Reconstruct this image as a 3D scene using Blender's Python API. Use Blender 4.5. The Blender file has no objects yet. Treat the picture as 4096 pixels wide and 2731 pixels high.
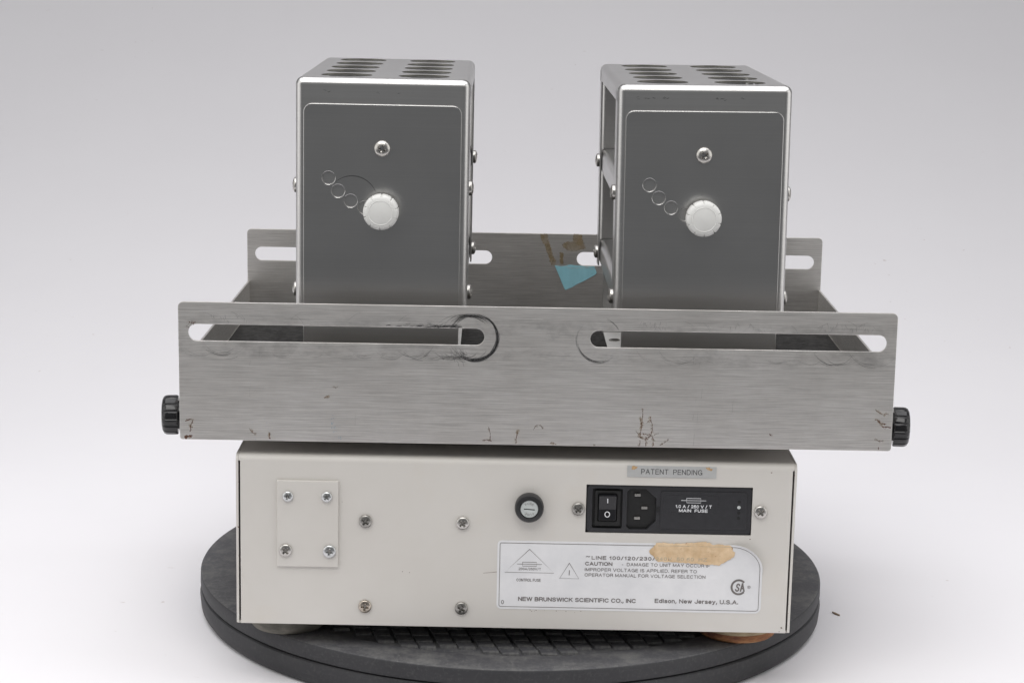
import bpy, bmesh, math, random
from mathutils import Vector, Matrix
R = math.radians
rnd = random.Random(7)
scene = bpy.context.scene
col = scene.collection
MM = 0.001

# ------------------------------------------------------------------ camera
cd = bpy.data.cameras.new('camera'); cam = bpy.data.objects.new('camera', cd); col.objects.link(cam)
cd.sensor_fit = 'HORIZONTAL'; cd.sensor_width = 36; cd.lens = 70.606
cd.clip_start = 0.05; cd.clip_end = 60
cx, cu, cw = Vector((0.99978684, -0.00153257, 0.02058942)), Vector((-0.0198873, 0.19643568, 0.98031501)), Vector((0.0055469, 0.98051552, -0.19636333))
m = Matrix((cx, cu, -cw)).transposed().to_4x4(); m.translation = (-0.0121909, -1.28896274, 0.45469434)
cam.matrix_world = m
scene.camera = cam
# ------------------------------------------------------------------ studio light
w = bpy.data.worlds.new('World'); scene.world = w; w.use_nodes = True
w.node_tree.nodes['Background'].inputs[0].default_value = (0.95, 0.97, 1.0, 1)
w.node_tree.nodes['Background'].inputs[1].default_value = 0.15

def area(name, loc, target, sx, sy, power, colour=(1, 1, 1)):
    l = bpy.data.lights.new(name, 'AREA'); l.shape = 'RECTANGLE'; l.size = sx; l.size_y = sy
    l.energy = power; l.color = colour
    o = bpy.data.objects.new(name, l); col.objects.link(o); o.location = loc
    o.rotation_euler = (Vector(target) - Vector(loc)).to_track_quat('-Z', 'Y').to_euler()
    return o
area('softbox_left', (-1.75, -0.55, 0.75), (0, 0.05, 0.15), 2.1, 1.7, 14, (1.0, 0.985, 0.965))
area('softbox_right', (1.8, -0.50, 0.7), (0, 0.05, 0.15), 2.1, 1.7, 14, (1.0, 0.985, 0.965))
area('softbox_front', (-0.25, -1.15, 1.80), (0, 0.0, 0.12), 1.8, 0.9, 20.5, (1.0, 0.985, 0.965))
area('softbox_overhead', (0.0, 0.12, 1.25), (0, 0.13, 0), 2.1, 1.2, 17, (0.99, 0.985, 1.0))
scene.view_settings.view_transform = 'Standard'; scene.view_settings.look = 'None'
scene.view_settings.exposure = 0.0; scene.view_settings.gamma = 1.0

# ------------------------------------------------------------------ materials
def nodes_of(name):
    mt = bpy.data.materials.new(name); mt.use_nodes = True
    nt = mt.node_tree; return mt, nt, nt.nodes['Principled BSDF']
def N(nt, kind, **kw):
    n = nt.nodes.new(kind)
    for k, v in kw.items():
        if k.startswith('i_'): n.inputs[int(k[2:]) if k[2:].isdigit() else k[2:]].default_value = v
        else: setattr(n, k, v)
    return n
def coords(nt, scale=(1, 1, 1)):
    tc = N(nt, 'ShaderNodeTexCoord'); mp = N(nt, 'ShaderNodeMapping'); mp.inputs['Scale'].default_value = scale
    nt.links.new(tc.outputs['Object'], mp.inputs['Vector']); return mp.outputs[0]
def noise(nt, vec, scale, detail=3, rough=0.6):
    n = N(nt, 'ShaderNodeTexNoise'); n.inputs['Scale'].default_value = scale
    n.inputs['Detail'].default_value = detail; n.inputs['Roughness'].default_value = rough
    nt.links.new(vec, n.inputs['Vector']); return n.outputs[0]
def ramp(nt, fac, stops):
    r = N(nt, 'ShaderNodeValToRGB'); e = r.color_ramp.elements
    while len(e) < len(stops): e.new(0.5)
    for k, (p, c) in enumerate(stops):
        e[k].position = p; e[k].color = (*c, 1) if len(c) == 3 else c
    nt.links.new(fac, r.inputs[0]); return r.outputs[0]
def mixc(nt, fac, a, b, mode='MIX'):
    n = N(nt, 'ShaderNodeMix', data_type='RGBA', blend_type=mode)
    for s, v in ((0, fac), (6, a), (7, b)):
        if isinstance(v, (int, float)): n.inputs[s].default_value = v
        elif isinstance(v, tuple): n.inputs[s].default_value = (*v, 1)
        else: nt.links.new(v, n.inputs[s])
    return n.outputs[2]
def bump(nt, bs, h, strength, dist=0.0005):
    b = N(nt, 'ShaderNodeBump'); b.inputs['Strength'].default_value = strength; b.inputs['Distance'].default_value = dist
    nt.links.new(h, b.inputs['Height']); nt.links.new(b.outputs[0], bs.inputs['Normal'])
def g(v): return (v, v, v)

def simple(name, c, rough=0.5, metal=0.0, var=0.12, scale=60, bmp=0.0, spec=0.5, bscale=None):
    mt, nt, bs = nodes_of(name)
    v = coords(nt); n = noise(nt, v, scale, 4)
    cc = ramp(nt, n, [(0.3, tuple(x * (1 - var) for x in c)), (0.7, tuple(min(1, x * (1 + var)) for x in c))])
    nt.links.new(cc, bs.inputs['Base Color'])
    bs.inputs['Roughness'].default_value = rough; bs.inputs['Metallic'].default_value = metal
    bs.inputs['Specular IOR Level'].default_value = spec
    if bmp: bump(nt, bs, noise(nt, v, bscale or scale * 6, 3), bmp)
    return mt

def satin(name, c=0.6, rough=0.2, streak=0.05, axis='x', tint=(1.0, 0.99, 0.975), aniso=0.0):
    """sheet steel: rolled grain along one axis, faint smears in the gloss"""
    mt, nt, bs = nodes_of(name)
    sc = {'x': (6, 300, 900), 'z': (900, 300, 6)}[axis]
    v = coords(nt, sc); s1 = noise(nt, v, 1.0, 4, 0.7)
    v2 = coords(nt); s2 = noise(nt, v2, 14, 4, 0.6); s3 = noise(nt, v2, 22, 4, 0.65)
    base = ramp(nt, s1, [(0.3, tuple(c * (1 - streak) * t for t in tint)), (0.7, tuple(min(1, c * (1 + streak)) * t for t in tint))])
    base = mixc(nt, 0.07, base, ramp(nt, s2, [(0.35, g(0.45)), (0.65, g(1.0))]), 'MULTIPLY')
    nt.links.new(base, bs.inputs['Base Color'])
    mr = N(nt, 'ShaderNodeMapRange'); mr.inputs[3].default_value = rough * 0.92; mr.inputs[4].default_value = rough * 1.10
    nt.links.new(s3, mr.inputs[0]); nt.links.new(mr.outputs[0], bs.inputs['Roughness'])
    bs.inputs['Metallic'].default_value = 1.0
    if aniso:
        bs.inputs['Anisotropic'].default_value = aniso
        t = N(nt, 'ShaderNodeCombineXYZ'); t.inputs[0].default_value = 1.0
        nt.links.new(t.outputs[0], bs.inputs['Tangent'])
    return mt

def brushed(name, c=0.62, rough=0.42, smudge=False):
    """coarse brushed steel with long horizontal hairlines of uneven length and hand wear"""
    mt, nt, bs = nodes_of(name)
    fine = noise(nt, coords(nt, (40, 400, 2600)), 1.0, 5, 0.75)
    mid = noise(nt, coords(nt, (18, 60, 1500)), 1.0, 4, 0.7)
    wide = noise(nt, coords(nt, (4, 10, 60)), 1.0, 3, 0.6)
    blot = noise(nt, coords(nt), 16, 5, 0.65)
    base = ramp(nt, fine, [(0.25, (c * 0.66, c * 0.64, c * 0.615)), (0.55, (c, c * 0.97, c * 0.935)), (0.78, (min(1, c * 1.3), min(1, c * 1.27), min(1, c * 1.23)))])
    base = mixc(nt, 0.5, base, ramp(nt, mid, [(0.3, g(0.70)), (0.68, g(1.0))]), 'MULTIPLY')
    base = mixc(nt, 0.10, base, ramp(nt, wide, [(0.3, g(0.68)), (0.7, g(1.0))]), 'MULTIPLY')
    base = mixc(nt, 0.30, base, ramp(nt, blot, [(0.3, (0.62, 0.60, 0.57)), (0.62, g(1.0))]), 'MULTIPLY')
    if smudge:      # dark rubbed grease along the clamp slots
        tc = N(nt, 'ShaderNodeTexCoord'); sx_ = N(nt, 'ShaderNodeSeparateXYZ'); nt.links.new(tc.outputs['Object'], sx_.inputs[0])
        band = ramp(nt, sx_.outputs[2], [(0.060, g(0.0)), (0.0665, g(1.0)), (0.088, g(1.0)), (0.094, g(0.0))])
        pt = ramp(nt, noise(nt, coords(nt, (1.0, 1, 2.2)), 34, 5, 0.7), [(0.46, g(0.0)), (0.72, g(0.42))])
        mk_ = mixc(nt, 1.0, band, pt, 'MULTIPLY'); base = mixc(nt, mk_, base, (0.16, 0.155, 0.15))
    nt.links.new(base, bs.inputs['Base Color'])
    mr = N(nt, 'ShaderNodeMapRange'); mr.inputs[3].default_value = rough * 0.8; mr.inputs[4].default_value = rough * 1.25
    nt.links.new(fine, mr.inputs[0]); nt.links.new(mr.outputs[0], bs.inputs['Roughness'])
    bs.inputs['Metallic'].default_value = 0.88
    bs.inputs['Anisotropic'].default_value = 0.5
    t = N(nt, 'ShaderNodeCombineXYZ'); t.inputs[0].default_value = 1.0
    nt.links.new(t.outputs[0], bs.inputs['Tangent'])
    bump(nt, bs, fine, 0.12, 0.0003)
    return mt

M = {}
def paper():
    mt, nt, bs = nodes_of('white_paper_sweep')
    v = coords(nt); a = noise(nt, v, 5, 3); sp = noise(nt, v, 95, 2, 0.5); big = noise(nt, v, 3.0, 2)
    base = ramp(nt, a, [(0.3, (0.835, 0.82, 0.845)), (0.7, (0.848, 0.834, 0.858))])
    spk = mixc(nt, 1.0, ramp(nt, sp, [(0.745, g(0.0)), (0.80, g(0.5))]), ramp(nt, big, [(0.5, g(0.0)), (0.62, g(1.0))]), 'MULTIPLY')
    base = mixc(nt, spk, base, (0.45, 0.38, 0.34))
    nt.links.new(base, bs.inputs['Base Color']); bs.inputs['Roughness'].default_value = 0.65; bs.inputs['Specular IOR Level'].default_value = 0.25
    return mt
M['paper'] = paper()
M['steel'] = satin('rack_steel', 0.58, 0.33, 0.04, 'x')
M['base_reflection'] = simple('bracket_base_reflection', (0.78, 0.77, 0.75), 0.45, 0.25, 0.05, 100)  # pale colour stands in for a bright reflection on the steel base
M['cut_edge'] = simple('dull_cut_edge', (0.20, 0.195, 0.175), 0.45, 0.8, 0.2, 300)
M['steel_v'] = satin('rack_bracket_steel', 0.56, 0.29, 0.03, 'x')
M['brushed'] = brushed('brushed_tray_steel', 0.80, 0.45)
M['brushed_front'] = brushed('brushed_front_steel', 0.88, 0.45, True)
M['screw'] = simple('nickel_screw', (0.50, 0.485, 0.46), 0.30, 1.0, 0.1, 300)
M['screw_dull'] = simple('tarnished_screw', (0.34, 0.33, 0.31), 0.34, 1.0, 0.3, 350, 0.15)
M['screw_zinc'] = simple('bright_zinc_screw', (0.56, 0.57, 0.57), 0.30, 1.0, 0.1, 300)
M['screw_brown'] = simple('browned_screw', (0.46, 0.41, 0.35), 0.28, 1.0, 0.35, 350, 0.1)
M['white_plastic'] = simple('white_knob_plastic', (0.66, 0.66, 0.64), 0.42, 0, 0.03, 100)
M['black_plastic'] = simple('black_gloss_plastic', (0.012, 0.012, 0.013), 0.16, 0, 0.2, 100)
M['module'] = simple('charcoal_module_plastic', (0.022, 0.022, 0.025), 0.42, 0, 0.15, 250, 0.06)
M['black_well'] = simple('black_well_plastic', (0.006, 0.006, 0.006), 0.5, 0, 0.1, 100)
M['rocker'] = simple('black_rocker_plastic', (0.010, 0.010, 0.012), 0.3, 0, 0.1, 100)
M['fuse_ring'] = simple('fuse_holder_plastic', (0.022, 0.022, 0.023), 0.38, 0, 0.2, 200)
M['fuse_cap'] = simple('fuse_cap_grey', (0.50, 0.53, 0.52), 0.45, 0.1, 0.03, 100)
M['white_print'] = simple('white_print', (0.75, 0.76, 0.78), 0.6, 0, 0.02)
M['grey_print'] = simple('grey_print', (0.155, 0.14, 0.135), 0.6, 0, 0.12, 400)
M['dark_print'] = simple('dark_print', (0.05, 0.05, 0.05), 0.6, 0, 0.1)
M['faint_print'] = simple('faint_print_under_tape', (0.44, 0.37, 0.27), 0.7, 0, 0.15, 500)
M['emboss'] = simple('embossed_black_print', (0.010, 0.010, 0.011), 0.5, 0, 0.2)
M['tag'] = simple('silver_tag', (0.47, 0.475, 0.47), 0.42, 0.2, 0.06, 200)
M['mat'] = simple('dark_rubber_mat', (0.036, 0.035, 0.034), 0.85, 0, 0.5, 220, 0.3, 0.15)
M['inside'] = simple('dark_inside', (0.012, 0.012, 0.012), 0.8, 0, 0.1)
M['straw'] = simple('dry_splinter', (0.28, 0.20, 0.14), 0.8, 0, 0.3, 900)
M['scuff'] = simple('rubbed_black_scuff', (0.035, 0.035, 0.036), 0.6, 0, 0.3, 600)
M['scuff'].node_tree.nodes['Principled BSDF'].inputs['Alpha'].default_value = 0.55
M['rust'] = simple('rust_marks', (0.135, 0.068, 0.045), 0.85, 0, 0.45, 700)
M['rust'].node_tree.nodes['Principled BSDF'].inputs['Alpha'].default_value = 0.8
M['ochre'] = simple('ochre_stain', (0.50, 0.33, 0.17), 0.8, 0, 0.3, 500)
M['blue_mark'] = simple('blue_ink_trace', (0.16, 0.36, 0.52), 0.7, 0, 0.2, 500)

def paint():
    mt, nt, bs = nodes_of('cream_cabinet_paint')
    v = coords(nt); a = noise(nt, v, 9, 4); b = noise(nt, v, 1.0, 2); s = noise(nt, v, 420, 2, 0.5); sp = noise(nt, v, 130, 2, 0.4)
    base = ramp(nt, a, [(0.3, (0.580, 0.556, 0.520)), (0.7, (0.620, 0.600, 0.567))])
    yl = noise(nt, v, 7, 5, 0.7)
    base = mixc(nt, ramp(nt, yl, [(0.52, g(0.0)), (0.75, g(0.30))]), base, (0.58, 0.50, 0.39))
    base = mixc(nt, ramp(nt, sp, [(0.80, g(0.0)), (0.84, g(0.5))]), base, (0.36, 0.27, 0.19))
    nt.links.new(base, bs.inputs['Base Color'])
    bs.inputs['Roughness'].default_value = 0.42; bs.inputs['Specular IOR Level'].default_value = 0.4
    bump(nt, bs, s, 0.10, 0.0003)
    return mt
M['paint'] = paint()

def rubber(name='black_turntable_rubber', k=1.0):
    mt, nt, bs = nodes_of(name)
    v = coords(nt); a = noise(nt, v, 12, 5, 0.7); b = noise(nt, v, 420, 4, 0.75); c = noise(nt, coords(nt, (30, 30, 500)), 1.0, 4, 0.7)
    base = ramp(nt, a, [(0.3, (0.024 * k, 0.024 * k, 0.0265 * k)), (0.7, (0.036 * k, 0.036 * k, 0.039 * k))])
    base = mixc(nt, ramp(nt, b, [(0.52, g(0.0)), (0.74, g(0.55))]), base, (0.075 * k, 0.074 * k, 0.072 * k))
    base = mixc(nt, ramp(nt, c, [(0.60, g(0.0)), (0.80, g(0.35))]), base, (0.10, 0.10, 0.105))
    if k > 1.2:      # chalky rub marks and lint on the worn top
        d1 = noise(nt, coords(nt, (1, 1, 1)), 48, 6, 0.78); d2 = noise(nt, coords(nt, (260, 60, 60)), 1.0, 4, 0.7)
        base = mixc(nt, ramp(nt, d1, [(0.46, g(0.0)), (0.70, g(0.75))]), base, (0.17, 0.168, 0.16))
        base = mixc(nt, ramp(nt, d2, [(0.60, g(0.0)), (0.78, g(0.6))]), base, (0.21, 0.21, 0.20))
    nt.links.new(base, bs.inputs['Base Color']); bs.inputs['Roughness'].default_value = 0.55
    bs.inputs['Specular IOR Level'].default_value = 0.35
    bump(nt, bs, b, 0.25, 0.0004)
    return mt
M['rubber'] = rubber()
M['rubber_dusty'] = rubber('dusty_turntable_rubber', 2.1)

def foot_mat(name, a, b, c, lo):
    mt, nt, bs = nodes_of(name)
    v = coords(nt, (1, 1, 3)); n = noise(nt, v, 55, 5, 0.7)
    base = ramp(nt, n, [(0.3, a), (0.5, b), (0.72, c)])
    nt.links.new(base, bs.inputs['Base Color']); bs.inputs['Roughness'].default_value = 0.75
    bump(nt, bs, n, 0.4, 0.001)
    return mt
M['foot'] = foot_mat('grimy_rubber_foot', (0.06, 0.055, 0.045), (0.10, 0.095, 0.08), (0.17, 0.155, 0.13), 0)
M['foot_tan'] = foot_mat('tan_perished_foot', (0.20, 0.14, 0.08), (0.33, 0.27, 0.17), (0.42, 0.34, 0.22), 0)
M['foot_rust'] = foot_mat('rusty_foot_rim', (0.10, 0.030, 0.015), (0.26, 0.11, 0.04), (0.42, 0.24, 0.11), 0)

def label_mat():
    mt, nt, bs = nodes_of('white_label_film')
    v = coords(nt); a = noise(nt, v, 35, 4, 0.6)
    base = ramp(nt, a, [(0.3, (0.66, 0.665, 0.68)), (0.62, (0.745, 0.745, 0.755))])
    nt.links.new(base, bs.inputs['Base Color']); bs.inputs['Roughness'].default_value = 0.32
    bump(nt, bs, a, 0.15, 0.0006)
    return mt
M['label'] = label_mat()

def tape_mat(name, a, b, alpha=1.0, dot=(0.30, 0.13, 0.06), scale=60, rough=0.7):
    mt, nt, bs = nodes_of(name)
    v = coords(nt); n = noise(nt, v, scale, 5, 0.65); d = noise(nt, v, 330, 2, 0.4); st = noise(nt, coords(nt, (160, 100, 20)), 1.0, 3)
    base = ramp(nt, n, [(0.28, a), (0.68, b)])
    base = mixc(nt, 0.25, base, ramp(nt, st, [(0.35, g(0.7)), (0.6, g(1.0))]), 'MULTIPLY')
    base = mixc(nt, ramp(nt, d, [(0.70, g(0.0)), (0.76, g(0.8))]), base, dot)
    nt.links.new(base, bs.inputs['Base Color']); bs.inputs['Roughness'].default_value = rough
    bump(nt, bs, n, 0.6, 0.0012)
    if alpha < 1:
        nn = noise(nt, v, 110, 4, 0.7)
        al = ramp(nt, nn, [(0.35, g(alpha * 0.25)), (0.62, g(alpha))]); nt.links.new(al, bs.inputs['Alpha'])
    return mt
M['masking'] = tape_mat('masking_tape', (0.52, 0.35, 0.19), (0.76, 0.58, 0.38), scale=85)
M['blue_tape'] = tape_mat('blue_tape', (0.24, 0.52, 0.60), (0.30, 0.58, 0.66), 1.0, (0.15, 0.30, 0.36), 40)
M['residue'] = tape_mat('brown_residue', (0.24, 0.17, 0.07), (0.34, 0.25, 0.13), 0.40, (0.18, 0.10, 0.04))

# ------------------------------------------------------------------ mesh helpers
def empty(name, loc=(0, 0, 0), rot=(0, 0, 0)):
    o = bpy.data.objects.new(name, None); col.objects.link(o); o.location = loc; o.rotation_euler = rot
    o.empty_display_size = 0.02
    return o
def tag(o, label=None, cat=None, group=None, kind=None):
    if label: o['label'] = label
    if cat: o['category'] = cat
    if group: o['group'] = group
    if kind: o['kind'] = kind
    return o
def shade(me, angle=35):
    me.polygons.foreach_set('use_smooth', [True] * len(me.polygons))
    me.set_sharp_from_angle(angle=R(angle))
def obj(name, me, mat, parent=None, loc=None, rot=None, smooth=16):
    if smooth: shade(me, 35 if me.name.startswith('turned') else smooth)
    if mat is not None and not me.materials: me.materials.append(M[mat] if isinstance(mat, str) else mat)
    o = bpy.data.objects.new(name, me); col.objects.link(o)
    if parent: o.parent = parent
    if loc: o.location = loc
    if rot: o.rotation_euler = rot
    return o
AX = {'y': lambda x, y, z: (x, -z, y), 'x': lambda x, y, z: (z, x, y), 'z': lambda x, y, z: (x, y, z)}
def fill(loops, a, b, axis='y', bevel=0.0, merge=True):
    """closed outlines in mm (first outer, others holes) -> solid between a and b along axis.
    axis 'y': outline is (x,z); 'x': outline is (y,z); 'z': outline is (x,y)"""
    cu_ = bpy.data.curves.new('tmp', 'CURVE'); cu_.dimensions = '2D'; cu_.fill_mode = 'BOTH'
    for lp in loops:
        s = cu_.splines.new('POLY'); s.points.add(len(lp) - 1); s.use_cyclic_u = True
        for p, (x, y) in zip(s.points, lp): p.co = (x, y, 0, 1)
    h = abs(b - a) / 2
    cu_.extrude = max(h - bevel, 0.0)
    if bevel: cu_.bevel_depth = bevel; cu_.bevel_resolution = 1; cu_.offset = -bevel
    o = bpy.data.objects.new('tmp', cu_); me = bpy.data.meshes.new_from_object(o)
    bpy.data.objects.remove(o); bpy.data.curves.remove(cu_)
    c = (a + b) / 2; f = AX[axis]
    off = {'y': (0, c, 0), 'x': (c, 0, 0), 'z': (0, 0, c)}[axis]
    for v in me.vertices:
        x, y, z = f(*v.co); v.co = ((x + off[0]) * MM, (y + off[1]) * MM, (z + off[2]) * MM)
    if merge:
        bm = bmesh.new(); bm.from_mesh(me); bmesh.ops.remove_doubles(bm, verts=bm.verts, dist=1e-6)
        bmesh.ops.recalc_face_normals(bm, faces=bm.faces); bm.to_mesh(me); bm.free()
    me.materials.clear()
    return me
def rrect(x0, y0, x1, y1, r=0.0, n=6, rs=None):
    rs = rs or (r, r, r, r)      # BL, BR, TR, TL
    out = []
    for (cx_, cy_, a0, rr) in ((x0, y0, 180, rs[0]), (x1, y0, 270, rs[1]), (x1, y1, 0, rs[2]), (x0, y1, 90, rs[3])):
        if rr <= 0: out.append((cx_, cy_)); continue
        sx = rr if cx_ == x0 else -rr; sy = rr if cy_ == y0 else -rr
        for k in range(n + 1):
            t = R(a0 + 90 * k / n); out.append((cx_ + sx + rr * math.cos(t), cy_ + sy + rr * math.sin(t)))
    return out
def circle(x, y, r, n=40):
    return [(x + r * math.cos(2 * math.pi * k / n), y + r * math.sin(2 * math.pi * k / n)) for k in range(n)]
def slot(x0, x1, zc, r, n=12):
    p = [(x1 - r + r * math.cos(R(-90 + 180 * k / n)), zc + r * math.sin(R(-90 + 180 * k / n))) for k in range(n + 1)]
    return p + [(x0 + r + r * math.cos(R(90 + 180 * k / n)), zc + r * math.sin(R(90 + 180 * k / n))) for k in range(n + 1)]
def join(*meshes):
    bm = bmesh.new(); mats = list(meshes[0].materials)
    for me in meshes:
        bm.from_mesh(me); bpy.data.meshes.remove(me)
    out = bpy.data.meshes.new('m')
    for m_ in mats: out.materials.append(m_)
    bm.to_mesh(out); bm.free(); return out
def lathe(prof, n=48, axis='z', cap=True, off=(0, 0, 0)):
    """profile of (radius, height) in mm turned about an axis; height runs along it"""
    bm = bmesh.new(); rings = []
    for r, h in prof:
        if r <= 1e-6: rings.append([bm.verts.new((0, 0, h))])
        else: rings.append([bm.verts.new((r * math.cos(2 * math.pi * k / n), r * math.sin(2 * math.pi * k / n), h)) for k in range(n)])
    for A, B in zip(rings, rings[1:]):
        for k in range(n):
            q = (k + 1) % n
            if len(A) == 1 and len(B) == 1: continue
            if len(A) == 1: bm.faces.new((A[0], B[k], B[q]))
            elif len(B) == 1: bm.faces.new((A[k], A[q], B[0]))
            else: bm.faces.new((A[k], A[q], B[q], B[k]))
    if cap:
        for rg, rev in ((rings[0], True), (rings[-1], False)):
            if len(rg) > 1: bm.faces.new(list(reversed(rg)) if rev else rg)
    for v in bm.verts:
        x, y, z = v.co
        if axis == '-y': x, y, z = x, -z, y
        elif axis == 'x': x, y, z = z, x, y
        elif axis == '-x': x, y, z = -z, -x, y
        v.co = ((x + off[0]) * MM, (y + off[1]) * MM, (z + off[2]) * MM)
    bmesh.ops.recalc_face_normals(bm, faces=bm.faces)
    me = bpy.data.meshes.new('turned'); bm.to_mesh(me); bm.free(); return me
def boxm(x0, x1, y0, y1, z0, z1, bev=0.0):
    bm = bmesh.new(); bmesh.ops.create_cube(bm, size=1)
    for v in bm.verts:
        v.co = (((x0 + x1) / 2 + v.co.x * (x1 - x0)) * MM, ((y0 + y1) / 2 + v.co.y * (y1 - y0)) * MM, ((z0 + z1) / 2 + v.co.z * (z1 - z0)) * MM)
    if bev: bmesh.ops.bevel(bm, geom=bm.edges, offset=bev * MM, segments=2, affect='EDGES', profile=0.5)
    me = bpy.data.meshes.new('m'); bm.to_mesh(me); bm.free(); return me
def screw_mesh(r, h, cross=0.56, arm=0.16, n=96, rings=26):
    """pan head with a sunk Phillips cross, pointing to -y, seated at y=0"""
    bm = bmesh.new(); G = []
    for i in range(rings + 1):
        p = i / rings; ring = []
        for k in range(n if i else 1):
            t = 2 * math.pi * k / n; x, z = p * math.cos(t), p * math.sin(t)
            y = h * (0.35 + 0.65 * math.sqrt(max(0, 1 - (p * 0.97) ** 2)))
            ax, az = abs(x), abs(z)
            if (ax < arm and az < cross) or (az < arm and ax < cross):
                y -= h * 1.25 * (1 - 0.45 * max(ax, az) / cross)
            ring.append(bm.verts.new((x * r * MM, -y * MM, z * r * MM)))
        G.append(ring)
    G.append([bm.verts.new((math.cos(2 * math.pi * k / n) * r * MM, 0.0003, math.sin(2 * math.pi * k / n) * r * MM)) for k in range(n)])
    for i in range(len(G) - 1):
        for k in range(n):
            q = (k + 1) % n
            if i == 0: bm.faces.new((G[0][0], G[1][k], G[1][q]))
            else: bm.faces.new((G[i][k], G[i + 1][k], G[i + 1][q], G[i][q]))
    bmesh.ops.recalc_face_normals(bm, faces=bm.faces)
    me = bpy.data.meshes.new('screw'); bm.to_mesh(me); bm.free(); shade(me, 50); return me
def place(name, me, parent, x, y, z, rot=(0, 0, 0), mat=None):
    o = bpy.data.objects.new(name, me); col.objects.link(o); o.parent = parent
    o.location = (x * MM, y * MM, z * MM); o.rotation_euler = rot
    if mat:
        if not me.materials: me.materials.append(M[mat])
        o.material_slots[0].link = 'OBJECT'; o.material_slots[0].material = M[mat]
    return o
def _a(cx_, cy_, rx, ry, a0, a1, n=12):
    return [(cx_ + rx * math.cos(R(a0 + (a1 - a0) * k / n)), cy_ + ry * math.sin(R(a0 + (a1 - a0) * k / n))) for k in range(n + 1)]
def _glyphs():
    a = _a; G = {}
    def d(ch, w_, *st): G[ch] = (w_, [list(q) for q in st])
    d('A', .84, [(0, 0), (.42, 1), (.84, 0)], [(.15, .34), (.69, .34)])
    d('B', .74, [(.48, .53), (0, .53), (0, 1)] , [(0, .53), (0, 0), (.48, 0)] , a(.47, 0.265, .27, .265, -90, 90), a(.45, .765, .24, .235, -90, 90), [(0, 1), (.45, 1)])
    d('C', .84, a(.44, .5, .44, .5, 38, 322, 22))
    d('D', .78, [(.34, 0), (0, 0), (0, 1), (.34, 1)], a(.34, .5, .44, .5, 90, -90, 16))
    d('E', .66, [(.66, 1), (0, 1), (0, 0), (.68, 0)], [(0, .53), (.62, .53)])
    d('F', .62, [(.62, 1), (0, 1), (0, 0)], [(0, .5), (.55, .5)])
    d('G', .86, a(.44, .5, .44, .5, 38, 340, 22), [(.5, .46), (.86, .46), (.86, 0)])
    d('H', .76, [(0, 0), (0, 1)], [(.76, 0), (.76, 1)], [(0, .53), (.76, .53)])
    d('I', .02, [(.01, 0), (.01, 1)])
    d('J', .56, [(.56, 1), (.56, .3)] , a(.28, .28, .28, .28, 0, -180))
    d('K', .74, [(0, 0), (0, 1)], [(.7, 1), (0, .36)], [(.26, .58), (.74, 0)])
    d('L', .58, [(0, 1), (0, 0), (.58, 0)])
    d('M', .9, [(0, 0), (0, 1), (.45, .08), (.9, 1), (.9, 0)])
    d('N', .76, [(0, 0), (0, 1), (.76, 0), (.76, 1)])
    d('O', .92, a(.46, .5, .46, .5, 0, 360, 28))
    d('P', .7, [(0, 0), (0, 1), (.44, 1)], a(.44, .73, .26, .27, 90, -90), [(.44, .46), (0, .46)])
    d('R', .76, [(0, 0), (0, 1), (.48, 1)], a(.47, .745, .26, .255, 90, -90), [(.48, .49), (0, .49)], [(.5, .49), (.72, .3), (.76, 0)])
    d('S', .74, a(.37, .755, .33, .245, 22, 270, 14) + a(.37, .255, .37, .255, 90, -158, 14)[1:])
    d('T', .74, [(0, 1), (.74, 1)], [(.37, 1), (.37, 0)])
    d('U', .76, [(0, 1), (0, .38)] + a(.38, .38, .38, .38, 180, 360) + [(.76, 1)])
    d('V', .82, [(0, 1), (.41, 0), (.82, 1)])
    d('W', 1.22, [(0, 1), (.3, 0), (.61, 1), (.92, 0), (1.22, 1)])
    d('X', .78, [(0, 0), (.78, 1)], [(0, 1), (.78, 0)])
    d('Y', .8, [(0, 1), (.4, .44), (.8, 1)], [(.4, .44), (.4, 0)])
    d('Z', .74, [(0, 1), (.72, 1), (0, 0), (.74, 0)])
    d('0', .6, a(.3, .5, .3, .5, 0, 360, 24))
    d('1', .34, [(.02, .74), (.2, .8), (.28, 1), (.28, 0)])
    d('2', .6, a(.3, .7, .29, .3, 165, -20, 10) + [(.5, .48), (.12, .2), (.01, 0), (.6, 0)])
    d('3', .6, a(.29, .76, .27, .24, 160, -90, 10), a(.29, .26, .31, .26, 90, -165, 12))
    d('4', .62, [(.46, 0), (.46, 1), (0, .3), (.62, .3)])
    d('5', .6, [(.54, 1), (.1, 1), (.04, .5)], [(.04, .5)] + a(.29, .32, .31, .32, 120, -160, 14))
    d('6', .6, a(.3, .31, .29, .31, 0, 360, 18), a(.46, .5, .45, .5, 75, 180, 8) + [(.01, .31)])
    d('8', .6, a(.3, .75, .26, .25, 0, 360, 18), a(.3, .26, .3, .26, 0, 360, 18))
    d('/', .38, [(0, -.04), (.38, 1.04)])
    d('.', .06, [(.03, 0), (.03, .12)])
    d(',', .1, [(.07, .13), (.07, 0), (.0, -.2)])
    d('-', .3, [(0, .38), (.3, .38)])
    d('!', .06, [(.03, 1), (.03, .3)], [(.03, .12), (.03, 0)])
    d('~', .8, [(0, .42), (.1, .54), (.22, .58), (.4, .5), (.56, .42), (.7, .46), (.8, .58)])
    d('d', .56, [(.56, 0), (.56, 1.0)], a(.28, .365, .28, .365, 0, 360, 18))
    d('i', .04, [(.02, 0), (.02, .73)], [(.02, .88), (.02, 1.0)])
    d('s', .52, a(.26, .55, .23, .18, 22, 270, 9) + a(.26, .185, .26, .185, 90, -158, 9)[1:])
    d('o', .58, a(.29, .365, .29, .365, 0, 360, 18))
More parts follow.
